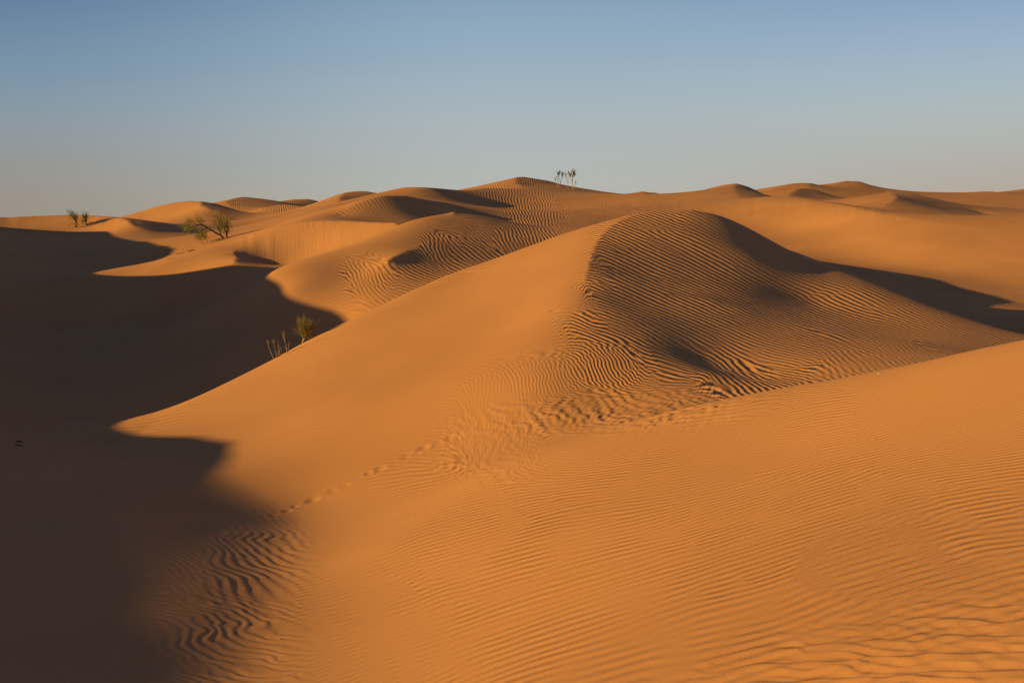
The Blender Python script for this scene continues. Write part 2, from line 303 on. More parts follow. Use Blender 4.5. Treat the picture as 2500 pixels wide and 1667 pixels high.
for x,y,dx,dy,sp,ax,am in RIP:
    n=math.hypot(dx,dy); k=6/n
    a=hit(x-k*dx,y-k*dy)[:2]; b=hit(x+k*dx,y+k*dy)[:2]; c=b-a; c/=np.linalg.norm(c)
    e=(sp/2,0) if ax=='h' else (0,sp/2)
    d=hit(x-e[0],y-e[1])[:2]-hit(x+e[0],y+e[1])[:2]; lam=np.linalg.norm(d-(d@c)*c)
    ang=math.degrees(math.atan2(c[1],c[0]))
    if ang>75: ang-=180
    p=hit(x,y); ctl.append((x,y,math.log(math.hypot(p[0],p[1])),math.radians(ang),min(max(lam,.07),.42),am))
q=4
def coarse(A): return A[::q,::q]
pxc,pyc,sc_=coarse(PX),coarse(PY),coarse(SG[:,None]+0*Z)
num=[0,0,0]; den=0
for x,y,s,an,lam,am in ctl:
    w=1/(((pxc-x)**2+((pyc-y)*1.5)**2+(450*(sc_-s))**2)/900+.25)**2
    num[0]=num[0]+w*an; num[1]=num[1]+w*math.log(lam); num[2]=num[2]+w*am; den=den+w
def up4(A):
    n,m=Z.shape; fs=np.arange(n)/q; fu=np.arange(m)/q
    fs=np.clip(fs,0,A.shape[0]-1.0001); fu=np.clip(fu,0,A.shape[1]-1.0001)
    i=fs.astype(int); j=fu.astype(int); a=(fs-i)[:,None]; b=(fu-j)[None]
    i1=np.minimum(i+1,A.shape[0]-1); j1=np.minimum(j+1,A.shape[1]-1)
    return (A[i][:,j]*(1-b)+A[i][:,j1]*b)*(1-a)+(A[i1][:,j]*(1-b)+A[i1][:,j1]*b)*a
ANG=up4(num[0]/den)+np.pi/2; LAM=np.exp(up4(num[1]/den))*(1-.2*(1-sstep(9,13,R))); AMP=up4(num[2]/den)

# ---- real relief: lobed ripples of the hollow, wind-cut crescents of the near slope, footprints
def lobes(ang,lam,seed,wob,stretch=3.2,steep=.72):
    c,s=math.cos(ang),math.sin(ang)
    a=X*c+Y*s; b=-X*s+Y*c                      # a runs along the crests
    w=noise(a/(lam*1.7),b/(lam*stretch),seed)*wob+noise(a/(lam*.9),b/(lam*1.8),seed+1)*wob*.2+noise(a/(lam*6),b/(lam*6),seed+2)*1.2
    ph=(b/lam+w); f=ph-np.floor(ph)
    prof=np.where(f<steep,.5-.5*np.cos(np.pi*f/steep),.5+.5*np.cos(np.pi*(f-steep)/(1-steep)))
    return prof*(.65+.35*noise(a/(lam*2.2),b/(lam*1.3),seed+3))
def blob(cx,cy,rx,ry,soft=.5,rot=0):
    c,s=math.cos(rot),math.sin(rot); dx=PX-cx; dy=PY-cy
    d=np.hypot((dx*c+dy*s)/rx,(-dx*s+dy*c)/ry); return 1-sstep(1-soft,1+soft,d)
near=(R<17)
m1=blob(570,1260,120,95,.45)*near
m2=blob(500,1450,165,150,.5)*near*(1-m1*.8)
Z=Z+m1*lobes(math.radians(-64),.10,11,.16,3.4,.7)*.007
Z=Z+m2*lobes(math.radians(-42),.082,21,.5,1.4,.7)*.0062
m3=blob(1400,945,300,44,.6,math.radians(-5))*near
Z=Z+m3*(lobes(math.radians(-72),.17,31,.6,1.3,.62)*.016+lobes(math.radians(-105),.11,35,.6,1.3,.6)*.010)
m4=blob(1120,1050,110,60,.6)*near
Z=Z+m4*(1-m3)*lobes(math.radians(-85),.12,41,.45,2.0)*.005
# lower right: broad, irregular wind-cut steps
m5=sstep(1330,1520,PY-.16*(2352-PX)*-.55-.0*PX)*0
edge=PY-(1550-.33*(PX-1500))
m5=sstep(-60,120,edge+40*noise(X*1.3,Y*1.3,95))*sstep(1200,1600,PX)*(R<9)
Z=Z+m5*(lobes(math.radians(-17),.15,51,.55,3.0,.76)*.017+lobes(math.radians(-30),.07,61,.6,2.2,.7)*.005+sstep(1700,2200,PX)*lobes(math.radians(-70),.10,65,.7,1.6,.6)*.002)
# footprints of the trail along the hollow
FOOT=[(628,1183),(660,1174),(677,1163),(718,1149),(765,1126),(787,1117),(799,1114),(847,1086),(872,1077),(935,1047),(957,1040),(973,1029),(1005,1021),(1033,1007),(1053,1004)]
rnd=random.Random(4)
for fx,fy in FOOT:
    p=hit(fx,fy); rr=.035+.035*rnd.random(); dp=.007+.010*rnd.random()
    dx=X-p[0]; dy=Y-p[1]; m=np.hypot(dx,dy)<.6
    if m.any():
        d=np.hypot(dx[m]*1.0,dy[m]*.8)/rr
        Z[m]+=-dp*np.exp(-d**2)+dp*.2*np.exp(-((d-1.7)/.5)**2)
# slip-face streaks and gentle unevenness everywhere
Z=Z+noise(X*.9,Y*.9,71)*.008*np.clip(R/20,.3,1)+noise(X*.3,Y*.3,72)*.02*np.clip(R/30,.1,1)
m6=blob(690,552,150,42,.35)*((R>38)&(R<50))+blob(120,510,190,16,.4)*((R>70)&(R<90))+.5*blob(1750,480,420,26,.5)*((R>45)&(R<70))
UU=U[None]+0*Z
Z=Z+m6*(noise(UU/.0055,SG[:,None]/.10+0*Z,81)*.014+noise(UU/.0023,SG[:,None]/.06+0*Z,83)*.007+noise(UU/.013,SG[:,None]/.2+0*Z,82)*.012)*(.5+.5*noise(UU/.02,SG[:,None]/.03+0*Z,84))*np.clip(R/45,.5,2)

# outer ring towards the horizon and the patch of sand under the camera
def ring(rr,zf):
    return np.stack([rr*np.sin(U),rr*np.cos(U),zf],1)
V=[np.stack([X,Y,Z],-1).reshape(-1,3)]; n,m=Z.shape
for rr,k in ((330,.5),(600,.0),(1500,-.0),(4500,0)):
    V.append(ring(rr,Z[-1]*k-2.2*(1-k)))
V=np.concatenate(V); n2=n+4
i=np.arange((n2-1)*(m-1)); a=(i//(m-1))*m+i%(m-1)
Q=np.stack([a,a+1,a+m+1,a+m],1)[:, ::-1]
cap=len(V); V=np.concatenate([V,[[0,0,-1.75]]])
tri=np.array([[cap,j,j+1] for j in range(m-1)])[:,::-1]
def mesh_from(name,V,quads,tris=None):
    me=bpy.data.meshes.new(name); me.vertices.add(len(V)); me.vertices.foreach_set('co',np.asarray(V,'f').ravel())
    idx=np.asarray(quads,'i').ravel(); st=np.arange(0,len(idx),4)
    if tris is not None and len(tris):
        st=np.r_[st,len(idx)+np.arange(0,len(tris)*3,3)]; idx=np.r_[idx,np.asarray(tris,'i').ravel()]
    me.loops.add(len(idx)); me.loops.foreach_set('vertex_index',idx.astype('i'))
    me.polygons.add(len(st)); me.polygons.foreach_set('loop_start',st.astype('i'))
    me.polygons.foreach_set('use_smooth',np.ones(len(st),bool)); me.update(calc_edges=True); return me
me=mesh_from('sand_dunes',V,Q,tri)
pad=lambda A:np.r_[A.reshape(-1),np.full(4*m+1,A.mean())].astype('f')
w1=1-sstep(.11,.16,LAM); w3=sstep(.2,.27,LAM); w2=1-w1-w3
irr=AMP*(.85+.3*noise(X*.55,Y*.55,91)+.2*noise(X*1.7,Y*1.7,92))*(1-.85*np.clip(m1+m2+m5*.45,0,1))*(1-.7*m3)
irr=np.clip(irr*np.where(R<11,.72,.9),0,.7)*LAM/(2*math.pi)
for nm,A in (('ripple_heading',ANG),('ripple_length',LAM),('ripple_fine',irr*w1),('ripple_medium',irr*w2),('ripple_broad',irr*w3)):
    at_=me.attributes.new(nm,'FLOAT','POINT'); v=pad(A)
    if nm.startswith('ripple_') and nm not in('ripple_heading','ripple_length'): v[-4*m-1:]=0
    at_.data.foreach_set('value',v)
dunes=bpy.data.objects.new('sand_dunes',me); COL.objects.link(dunes)
dunes['kind']='structure'; dunes['label']='wind rippled orange sand dunes rolling to the horizon'; dunes['category']='dunes'

# ---- materials
def nd(nt,t,**kw):
    n=nt.nodes.new(t)
    for k,v in kw.items(): setattr(n,k,v)
    return n
RIP_F=1.45
def sand_material():
    mt=bpy.data.materials.new('orange_sand'); mt.use_nodes=True; nt=mt.node_tree; L=nt.links.new
    b=nt.nodes['Principled BSDF']; b.inputs['Roughness'].default_value=.95; b.inputs['Specular IOR Level'].default_value=.03
    b.inputs['Diffuse Roughness'].default_value=SAND_ROUGH
    geo=nd(nt,'ShaderNodeNewGeometry'); at=lambda s:nd(nt,'ShaderNodeAttribute',attribute_name=s).outputs['Fac']
    def math_(op,a,b_=None,c=None):
        n=nd(nt,'ShaderNodeMath',operation=op)
        for i,v in enumerate((a,b_,c)):
            if v is None: continue
            if hasattr(v,'links'): L(v,n.inputs[i])
            else: n.inputs[i].default_value=v
        return n.outputs[0]
    pos=geo.outputs['Position']; flat=nd(nt,'ShaderNodeVectorMath',operation='MULTIPLY'); L(pos,flat.inputs[0]); flat.inputs[1].default_value=(1,1,0)
    wn=nd(nt,'ShaderNodeTexNoise'); wn.inputs['Scale'].default_value=2.6; wn.inputs['Detail'].default_value=2; L(flat.outputs[0],wn.inputs['Vector'])
    wv=nd(nt,'ShaderNodeVectorMath',operation='MULTIPLY_ADD'); L(wn.outputs['Color'],wv.inputs[0]); wv.inputs[1].default_value=(.09,.09,0); L(flat.outputs[0],wv.inputs[2])
    lam=at('ripple_length'); head=at('ripple_heading'); total=None
    for cell,aname in ((.55,'ripple_fine'),(.95,'ripple_medium'),(1.6,'ripple_broad')):
        g=nd(nt,'ShaderNodeTexGabor',gabor_type='2D'); L(wv.outputs[0],g.inputs['Vector'])
        g.inputs['Scale'].default_value=1/cell; g.inputs['Anisotropy'].default_value=.97
        L(math_('DIVIDE',cell*RIP_F,lam),g.inputs['Frequency']); L(head,g.inputs['Orientation'])
        v=math_('MULTIPLY',math_('SINE',math_('MULTIPLY',g.outputs['Phase'],2*math.pi)),math_('MINIMUM',math_('MULTIPLY',g.outputs['Intensity'],4.5),1.0))
        v=math_('MULTIPLY',v,at(aname))
        total=v if total is None else math_('ADD',total,v)
    gr=nd(nt,'ShaderNodeTexNoise'); gr.inputs['Scale'].default_value=140; gr.inputs['Detail'].default_value=3; L(pos,gr.inputs['Vector'])
    total=math_('MULTIPLY_ADD',gr.outputs['Fac'],.0012,total)
    bump=nd(nt,'ShaderNodeBump'); bump.inputs['Strength'].default_value=1; bump.inputs['Distance'].default_value=1
    L(total,bump.inputs['Height']); L(bump.outputs[0],b.inputs['Normal'])
    # colour: mild drifts of paler and darker grains
    cn=nd(nt,'ShaderNodeTexNoise'); cn.inputs['Scale'].default_value=.35; cn.inputs['Detail'].default_value=5; L(pos,cn.inputs['Vector'])
    gn=nd(nt,'ShaderNodeTexNoise'); gn.inputs['Scale'].default_value=55; gn.inputs['Detail'].default_value=2; L(pos,gn.inputs['Vector'])
    mx=math_('ADD',math_('MULTIPLY',cn.outputs['Fac'],.7),math_('MULTIPLY',gn.outputs['Fac'],.3))
    cr=nd(nt,'ShaderNodeValToRGB'); e=cr.color_ramp.elements; e[0].position=.3; e[0].color=SAND_A; e[1].position=.7; e[1].color=SAND_B
    L(mx,cr.inputs[0]); L(cr.outputs[0],b.inputs['Base Color'])
    return mt
SAND_ROUGH=.0
SAND_A=(.42,.167,.072,1); SAND_B=(.495,.203,.088,1)
me.materials.append(sand_material())
def plain(name,c0,c1,scale=30,rough=.85,trans=None):
    mt=bpy.data.materials.new(name); mt.use_nodes=True; nt=mt.node_tree; b=nt.nodes['Principled BSDF']
    b.inputs['Roughness'].default_value=rough; b.inputs['Specular IOR Level'].default_value=.15
    n=nd(nt,'ShaderNodeTexNoise'); n.inputs['Scale'].default_value=scale; geo=nd(nt,'ShaderNodeNewGeometry'); nt.links.new(geo.outputs['Position'],n.inputs['Vector'])
    cr=nd(nt,'ShaderNodeValToRGB'); e=cr.color_ramp.elements; e[0].position=.35; e[0].color=(*c0,1); e[1].position=.65; e[1].color=(*c1,1)
    nt.links.new(n.outputs['Fac'],cr.inputs[0]); nt.links.new(cr.outputs[0],b.inputs['Base Color']); return mt
M_BARK=plain('dark_bark',(.07,.04,.025),(.14,.085,.05),40)
M_DRY=plain('dry_stalk',(.26,.15,.08),(.42,.27,.16),60)
M_LEAF=plain('olive_twigs',(.11,.10,.025),(.19,.16,.045),14)
M_LEAFY=plain('yellow_olive_twigs',(.19,.155,.035),(.30,.22,.06),14)
M_GREY=plain('grey_olive_twigs',(.07,.07,.035),(.12,.11,.06),14)
M_STONE=plain('pale_stone',(.45,.38,.3),(.62,.55,.46),80)
M_DARK=plain('weathered_wood',(.03,.018,.012),(.07,.04,.025),60)

# ---- camera, sky, sun
cam=bpy.data.cameras.new('camera'); co=bpy.data.objects.new('camera',cam); COL.objects.link(co)
cam.sensor_width=36; cam.lens=36*F/2352; cam.clip_start=.05; cam.clip_end=12000
co.rotation_euler=(math.pi/2-PITCH,0,0); SC.camera=co
sl=bpy.data.lights.new('sun','SUN'); sl.energy=SUN_E; sl.angle=math.radians(.53); sl.color=SUN_COL
so=bpy.data.objects.new('sun',sl); COL.objects.link(so)
d=Vector((math.sin(SUN_AZ)*math.cos(SUN_EL),math.cos(SUN_AZ)*math.cos(SUN_EL),-math.sin(SUN_EL)))
so.rotation_euler=d.to_track_quat('-Z','Y').to_euler()
w=bpy.data.worlds.new('World'); SC.world=w; w.use_nodes=True; nt=w.node_tree; bg=nt.nodes['Background']
sky=nt.nodes.new('ShaderNodeTexSky'); sky.sky_type='NISHITA'; sky.sun_disc=False
sky.sun_elevation=SUN_EL; sky.sun_rotation=SUN_AZ+math.pi
for k,v in SKY.items(): setattr(sky,k,v)
nt.links.new(sky.outputs[0],bg.inputs[0]); bg.inputs[1].default_value=SKY_S
# the low band of sky: blue above, dusty and slightly warm towards the horizon, paler away from the sun
def lin(c): return [((v/255)/12.92 if v/255<=.04045 else ((v/255+.055)/1.055)**2.4)/2**EXPO for v in c]
tc=nd(nt,'ShaderNodeTexCoord'); sx=nd(nt,'ShaderNodeSeparateXYZ'); nt.links.new(tc.outputs['Generated'],sx.inputs[0])
def mth(op,*v):
    n=nd(nt,'ShaderNodeMath',operation=op)
    for i,q_ in enumerate(v):
        if hasattr(q_,'links'): nt.links.new(q_,n.inputs[i])
        else: n.inputs[i].default_value=q_
    return n.outputs[0]
elev=mth('MULTIPLY',mth('ARCSINE',sx.outputs[2]),180/math.pi); azim=mth('MULTIPLY',mth('ARCTAN2',sx.outputs[0],sx.outputs[1]),180/math.pi)
def mapr(v,a,b):
    n=nd(nt,'ShaderNodeMapRange',interpolation_type='SMOOTHSTEP'); nt.links.new(v,n.inputs[0]); n.inputs[1].default_value=a; n.inputs[2].default_value=b; return n.outputs[0]
f=mth('DIVIDE',elev,20.0)
ramps=[]
for cols in SKYCOL:
    cr=nd(nt,'ShaderNodeValToRGB'); cr.color_ramp.interpolation='B_SPLINE' if 0 else 'CARDINAL'
    el=cr.color_ramp.elements
    for k,(e,c) in enumerate(cols):
        x=el[k] if k<2 else el.new(e/20); x.position=e/20; x.color=(*lin(c),1)
    nt.links.new(f,cr.inputs[0]); ramps.append(cr.outputs[0])
def mixc(fac,a,b):
    n=nd(nt,'ShaderNodeMix',data_type='RGBA'); nt.links.new(fac,n.inputs[0]); nt.links.new(a,n.inputs[6]); nt.links.new(b,n.inputs[7]); return n.outputs[2]
low=mixc(mapr(azim,0,30),mixc(mapr(azim,-30,0),ramps[0],ramps[1]),ramps[2])
bg2=nd(nt,'ShaderNodeBackground'); nt.links.new(low,bg2.inputs[0]); bg2.inputs[1].default_value=1
ms=nd(nt,'ShaderNodeMixShader'); nt.links.new(mth('MAXIMUM',mapr(elev,13,28),mapr(mth('ABSOLUTE',azim),42,80)),ms.inputs[0]); nt.links.new(bg2.outputs[0],ms.inputs[1]); nt.links.new(bg.outputs[0],ms.inputs[2])
nt.links.new(ms.outputs[0],nt.nodes['World Output'].inputs[0])
vs=SC.view_settings; vs.view_transform='Standard'; vs.look='None'; vs.exposure=EXPO; vs.gamma=1
SC.cycles.max_bounces=6; SC.cycles.diffuse_bounces=3
# ---------------------------------------------------------------- plants and small things
class MB:
    def __init__(s): s.v=[]; s.f=[]
    def tube(s,pts,r0,r1,n=6,cap=True):
        pts=[Vector(p) for p in pts]; k0=len(s.v); m=len(pts)
        up=Vector((.31,.2,.93))
        for i,p in enumerate(pts):
            t=(pts[min(i+1,m-1)]-pts[max(i-1,0)]).normalized()
            a=t.cross(up); a=a.normalized() if a.length>1e-4 else Vector((1,0,0)); b=t.cross(a)
            r=r0+(r1-r0)*i/(m-1)
            for j in range(n):
                w_=2*math.pi*j/n; s.v.append(p+a*r*math.cos(w_)+b*r*math.sin(w_))
        for i in range(m-1):
            for j in range(n):
                q_=k0+i*n; s.f.append((q_+j,q_+(j+1)%n,q_+n+(j+1)%n,q_+n+j))
        if cap:
            s.f.append(tuple(range(k0+n-1,k0-1,-1))); e=k0+(m-1)*n; s.f.append(tuple(range(e,e+n)))
    def build(s,name,mat,parent=None,smooth=True):
        me=bpy.data.meshes.new(name); me.from_pydata([tuple(v) for v in s.v],[],s.f); me.update()
        for p in me.polygons: p.use_smooth=smooth
        me.materials.append(mat); o=bpy.data.objects.new(name,me); COL.objects.link(o)
        if parent: o.parent=parent
        return o
def thing(name,label,cat,loc,group=None):
    o=bpy.data.objects.new(name,None); o.empty_display_size=.2; COL.objects.link(o); o.location=loc
    o['label']=label; o['category']=cat
    if group: o['group']=group
    return o
def curve(pts,n=4):
    P=catmull(np.array([tuple(p) for p in pts],float),n*(len(pts)-1)+1) if len(pts)>2 else np.array([tuple(p) for p in pts],float)
    return [Vector(p) for p in P]
class Plant:
    """hand-read picture offsets from the plant's foot, turned into metres at the plant's own distance"""
    def __init__(s,x,y,seed,rmin=0,sink=.03,dist=None):
        s.x,s.y=x,y
        if dist is None: p=hit(x,y,rmin)
        else:
            a,t=pix_ray(x,y); p=np.array([dist*math.sin(a),dist*math.cos(a),0.]); p[2]=ground(p[0],p[1])
        s.base=Vector(p); s.d=math.hypot(p[0],p[1]); a=math.atan2(p[0],p[1])
        s.right=Vector((math.cos(a),-math.sin(a),0)); s.back=Vector((math.sin(a),math.cos(a),0)); s.rnd=random.Random(seed); s.sink=sink
        s.k=s.d/F; s.wood=MB(); s.leaf=MB(); s.dry=MB()
        _,t=pix_ray(x,y); s.dz=float(t)*s.d-p[2]     # lift between the pictured foot and the sand there
    def at(s,px,py,depth=0):
        return s.right*((px-s.x)*s.k)+s.back*depth+Vector((0,0,(s.y-py)*s.k+s.dz))
    def branch(s,mb,pts,r0,r1,jit=.25,n=6):
        P=[]
        for i,(px,py) in enumerate(pts):
            dd=(s.rnd.random()-.5)*2*jit*s.k*25 if i else 0
            P.append(s.at(px,py,dd))
        if abs(pts[0][0]-s.x)<1 and abs(pts[0][1]-s.y)<1: P[0]=Vector((0,0,-s.sink))
        mb.tube(curve(P),r0*s.k,r1*s.k,n)
    def tuft(s,px,py,n,l0,l1,ang,spread,w=.5,rx=3,ry=3,depth=10,mb=None,droop=.15):
        """n thin leafless green twigs rising from around (px,py); ang in degrees from straight up, + to the right"""
        mb=mb or s.leaf; R_=s.rnd
        for i in range(n):
            x0=px+R_.gauss(0,rx); y0=py+R_.gauss(0,ry); d0=R_.gauss(0,depth)*s.k
            a=math.radians(ang+R_.gauss(0,spread)); L=R_.uniform(l0,l1); b=R_.gauss(0,.25)
            dirx,diry=math.sin(a),-math.cos(a); dd=b*L*s.k
            p0=s.at(x0,y0,d0); p1=s.at(x0+dirx*L*.55,y0+diry*L*.55,d0+dd*.55)
            bend=droop*L*(1 if dirx>0 else -1)*R_.random()
            p2=s.at(x0+dirx*L+bend*.4,y0+diry*L+abs(bend)*.3,d0+dd)
            mb.tube([p0,p1,p2],w*s.k,w*.45*s.k,3,False)
    def finish(s,name,label,cat,mats,group=None):
        o=thing(name,label,cat,s.base,group)
        if s.wood.v: s.wood.build('branches',mats[0],o)
        if s.leaf.v: s.leaf.build('foliage',mats[1],o)
        if s.dry.v: s.dry.build('dry_stems',M_DRY,o)
        return o
def zt(x): return x
# tree by the lit patch on the left: two short trunks, one limb leaning far to the left
def S(zx,zy): return ((440+zx/11.76)*.9408,(500+zy/11.76)*.9408)
tr=Plant(*S(1345,1045),11,dist=52)
B=lambda L:[S(*q_) for q_ in L]
tr.branch(tr.wood,B([(1345,1045),(1290,1000),(1200,900),(1080,830),(950,745),(860,690),(760,620),(650,590)]),2.4,1.3)
tr.branch(tr.wood,B([(760,620),(650,585),(560,610),(480,660)]),1.5,.7)
tr.branch(tr.wood,B([(700,600),(640,520),(600,420)]),.9,.4); tr.branch(tr.wood,B([(600,600),(500,560),(390,500)]),.9,.4)
tr.branch(tr.wood,B([(860,690),(720,720),(650,800)]),1.0,.4); tr.branch(tr.wood,B([(560,610),(450,650),(360,660)]),.8,.4)
tr.branch(tr.wood,B([(1345,1045),(1380,1000),(1345,910),(1330,840)]),2.2,1.4)
tr.branch(tr.wood,B([(1330,840),(1290,700),(1230,560),(1150,460),(1120,330)]),1.3,.4)
tr.branch(tr.wood,B([(1340,860),(1350,700),(1330,520)]),1.1,.4); tr.branch(tr.wood,B([(1345,880),(1385,720),(1385,520)]),.9,.35)
tr.branch(tr.wood,B([(1200,900),(1160,780),(1120,640),(1060,520)]),1.0,.35)
tr.branch(tr.wood,B([(1150,460),(1050,350),(960,230)]),.6,.3); tr.branch(tr.wood,B([(1080,380),(960,340),(880,330)]),.5,.25)
for zx,zy,n_,l0,l1,an,sp,rx,ry in ((1340,760,36,10,26,0,9,4,6),(1290,640,36,9,22,-6,10,5,7),(1380,640,21,8,20,3,6,2,7),(1160,720,27,9,22,-10,10,4,7),(1150,500,36,8,19,-8,14,5,6),(1090,400,19,6,13,-6,18,4,4),(1030,560,15,5,12,-12,14,3,4),(960,260,8,3,7,0,30,3,3),(890,330,10,3,7,-30,40,3,2),(1180,820,12,6,14,-6,12,3,3)):
    tr.tuft(*S(zx,zy),n_,l0,l1,an,sp,.42,rx,ry,7)
for zx,zy,n_,l0,l1,an,sp,rx,ry in ((600,500,20,6,16,-4,12,2.5,4),(700,520,13,5,13,-6,14,2.5,3),(390,500,20,4,10,-40,30,4,3),(440,560,24,5,11,-20,35,4,4),(360,650,36,5,12,-60,40,4,4),(330,720,27,4,10,-80,50,4,4),(470,680,24,5,10,-40,60,4,4),(620,790,36,6,13,-150,40,5,5),(700,840,36,6,13,175,30,4,5),(560,850,24,5,12,-160,35,4,4),(770,800,15,5,12,165,20,2.5,4),(750,560,8,4,10,5,20,2,3)):
    tr.tuft(*S(zx,zy),n_,l0,l1,an,sp,.45,rx,ry,8)
tr.finish('desert_tree','leaning desert tree with sparse olive twigs and a long limb reaching left','tree',(M_BARK,M_LEAFY))
# bare low shrub at the foot of the tree
sh=Plant(*S(705,1255),12,dist=51.3)
sh.branch(sh.dry,B([(705,1255),(640,1160),(590,1080),(545,1040)]),1.5,.5); sh.branch(sh.dry,B([(640,1160),(650,1040),(660,930)]),.8,.3)
sh.branch(sh.dry,B([(705,1255),(800,1235),(880,1190),(970,1160)]),1.3,.5); sh.branch(sh.dry,B([(880,1190),(850,1130),(760,1080)]),.7,.3)
sh.branch(sh.dry,B([(760,1240),(740,1150),(690,1110)]),.7,.3); sh.branch(sh.dry,B([(590,1080),(620,1000),(560,960)]),.6,.3)
sh.branch(sh.dry,B([(970,1160),(1010,1110),(1050,1120)]),.6,.3); sh.branch(sh.dry,B([(860,1190),(900,1150),(830,1100)]),.5,.25)
for zx,zy,n_,l0,l1,an,sp,rx,ry in ((640,960,34,5,11,-5,25,4,4),(730,930,22,4,10,5,25,3,4),(560,960,18,4,9,-20,25,3,3),(1070,1080,18,4,9,0,20,3,3)):
    sh.tuft(*S(zx,zy),n_,l0,l1,an,sp,.42,rx,ry,6)
sh.finish('desert_shrub','low half bare shrub with crooked brown stems beneath the leaning tree','shrub',(M_BARK,M_LEAF))
# shrub on the far left slip face
def S2(zx,zy): return ((140+zx/15.68)*.9408,(500+zy/15.68)*.9408)
s2=Plant(*S2(990,1035),13,dist=77.5); B=lambda L:[S2(*q_) for q_ in L]
s2.branch(s2.wood,B([(990,1035),(1000,910),(1040,850),(1095,800)]),1.5,.9); s2.branch(s2.wood,B([(1095,800),(1085,650),(1060,480)]),.8,.35); s2.branch(s2.wood,B([(1095,800),(1130,600),(1140,450)]),.6,.3)
s2.branch(s2.wood,B([(1095,800),(1180,740),(1290,680)]),.7,.4); s2.branch(s2.wood,B([(1095,810),(1250,800),(1300,740)]),.6,.3)
s2.branch(s2.wood,B([(990,1035),(960,900),(980,800),(960,650)]),.7,.3)
s2.branch(s2.wood,B([(990,1035),(860,960),(790,880),(760,700),(700,520),(600,380)]),.9,.35); s2.branch(s2.wood,B([(770,760),(780,600),(770,400)]),.7,.3)
for zx,zy,n_,l0,l1,an,sp,rx,ry in ((770,640,32,6,18,-3,9,2.5,4),(690,560,32,6,16,-10,12,3,4),(620,430,16,4,9,-14,16,3,3),(1080,640,32,6,16,0,7,2,4),(1060,560,23,5,14,-6,9,2,4),(1140,520,16,4,11,4,8,1.5,3),(970,720,16,4,10,-5,14,2.5,4),(800,850,14,5,12,0,14,2,4)):
    s2.tuft(*S2(zx,zy),n_,l0,l1,an,sp,.36,rx,ry,5)
s2.finish('desert_shrub','two tufted olive shrub breaking the skyline on the far left slip face','shrub',(M_BARK,M_LEAF))
s3=Plant(*S2(425,935),14,dist=77.9)
s3.branch(s3.dry,B([(425,935),(435,830),(460,775),(560,755),(700,770),(760,790)]),.8,.4)
s3.finish('dead_branch','bare arched branch sticking out of the sand left of the two tufted shrub','branch',(M_BARK,M_LEAF))
s8=Plant(*S2(480,985),17,dist=78.2)
for zx,zy,n_,l0,l1,an,sp in ((330,985,16,1.5,4,-10,35),(430,995,14,1.5,3.5,0,40),(560,1000,16,1.5,4,10,35),(690,1010,18,1.5,4.5,5,35),(820,1020,16,1.5,4,-5,35)):
    s8.tuft(*S2(zx,zy),n_,l0,l1,an,sp,.45,2.6,.8,4)
s8.branch(s8.dry,B([(480,985),(600,990),(740,1000),(860,1015)]),.6,.3)
s8.finish('low_shrub','low dark creeping scrub along the foot of the far left slip face','shrub',(M_BARK,M_GREY))
# green shrub and dry stalks behind the main dune's left edge
def S4(zx,zy): return ((620+zx/10.455)*.9408,(740+zy/10.455)*.9408)
B=lambda L:[S4(*q_) for q_ in L]
s4=Plant(*S4(1240,1045),15,dist=21.35)
s4.branch(s4.dry,B([(1240,1045),(1258,960),(1290,885),(1285,800)]),2.0,1.6); s4.branch(s4.dry,B([(1285,800),(1230,740),(1160,600)]),1.1,.4); s4.branch(s4.dry,B([(1290,800),(1310,680),(1290,520)]),1.1,.4)
s4.branch(s4.dry,B([(1290,810),(1380,760),(1440,690)]),1.1,.4); s4.branch(s4.dry,B([(1290,850),(1390,810),(1480,850)]),.7,.3)
for zx,zy,n_,l0,l1,an,sp,rx,ry in ((1285,790,110,14,40,-4,14,4,5),(1240,740,60,12,32,-14,9,3,5),(1330,720,60,12,30,12,14,4,5),(1410,690,80,8,20,30,34,5,6),(1440,640,50,6,15,30,40,5,5),(1250,600,40,10,24,-4,8,5,6),(1200,740,12,10,24,-70,18,3,3),(1420,830,22,5,11,110,35,4,3)):
    s4.tuft(*S4(zx,zy),n_,l0,l1,an,sp,.42,rx,ry,6)
s4.finish('desert_shrub','small green broom shaped shrub peeking over the edge of the main dune','shrub',(M_BARK,M_LEAFY))
s5=Plant(*S4(640,1350),16,dist=20.5)
for L_,r0 in (([(515,1420),(440,1230),(390,1080),(385,980)],1.0),([(600,1375),(560,1230),(530,1090),(520,970)],.9),([(632,1360),(622,1210),(618,1080)],.8),([(655,1345),(655,1200),(640,1040)],.9),([(690,1325),(700,1200),(695,1110)],.8),([(838,1250),(820,1120),(795,980),(772,810)],1.1),([(855,1245),(880,1140),(895,1040)],.7),([(795,980),(760,900),(735,780)],.5)):
    s5.branch(s5.dry,B(L_),r0,.35,.3,5)
for zx,zy,n_ in ((385,1000,6),(520,980,8),(645,1060,6),(772,830,10),(895,1050,5)): s5.tuft(*S4(zx,zy),n_,4,10,0,14,.35,1.5,4,2,s5.dry)
s5.finish('dry_shrub','cluster of thin bare brown stalks beside the green shrub','shrub',(M_BARK,M_LEAF))
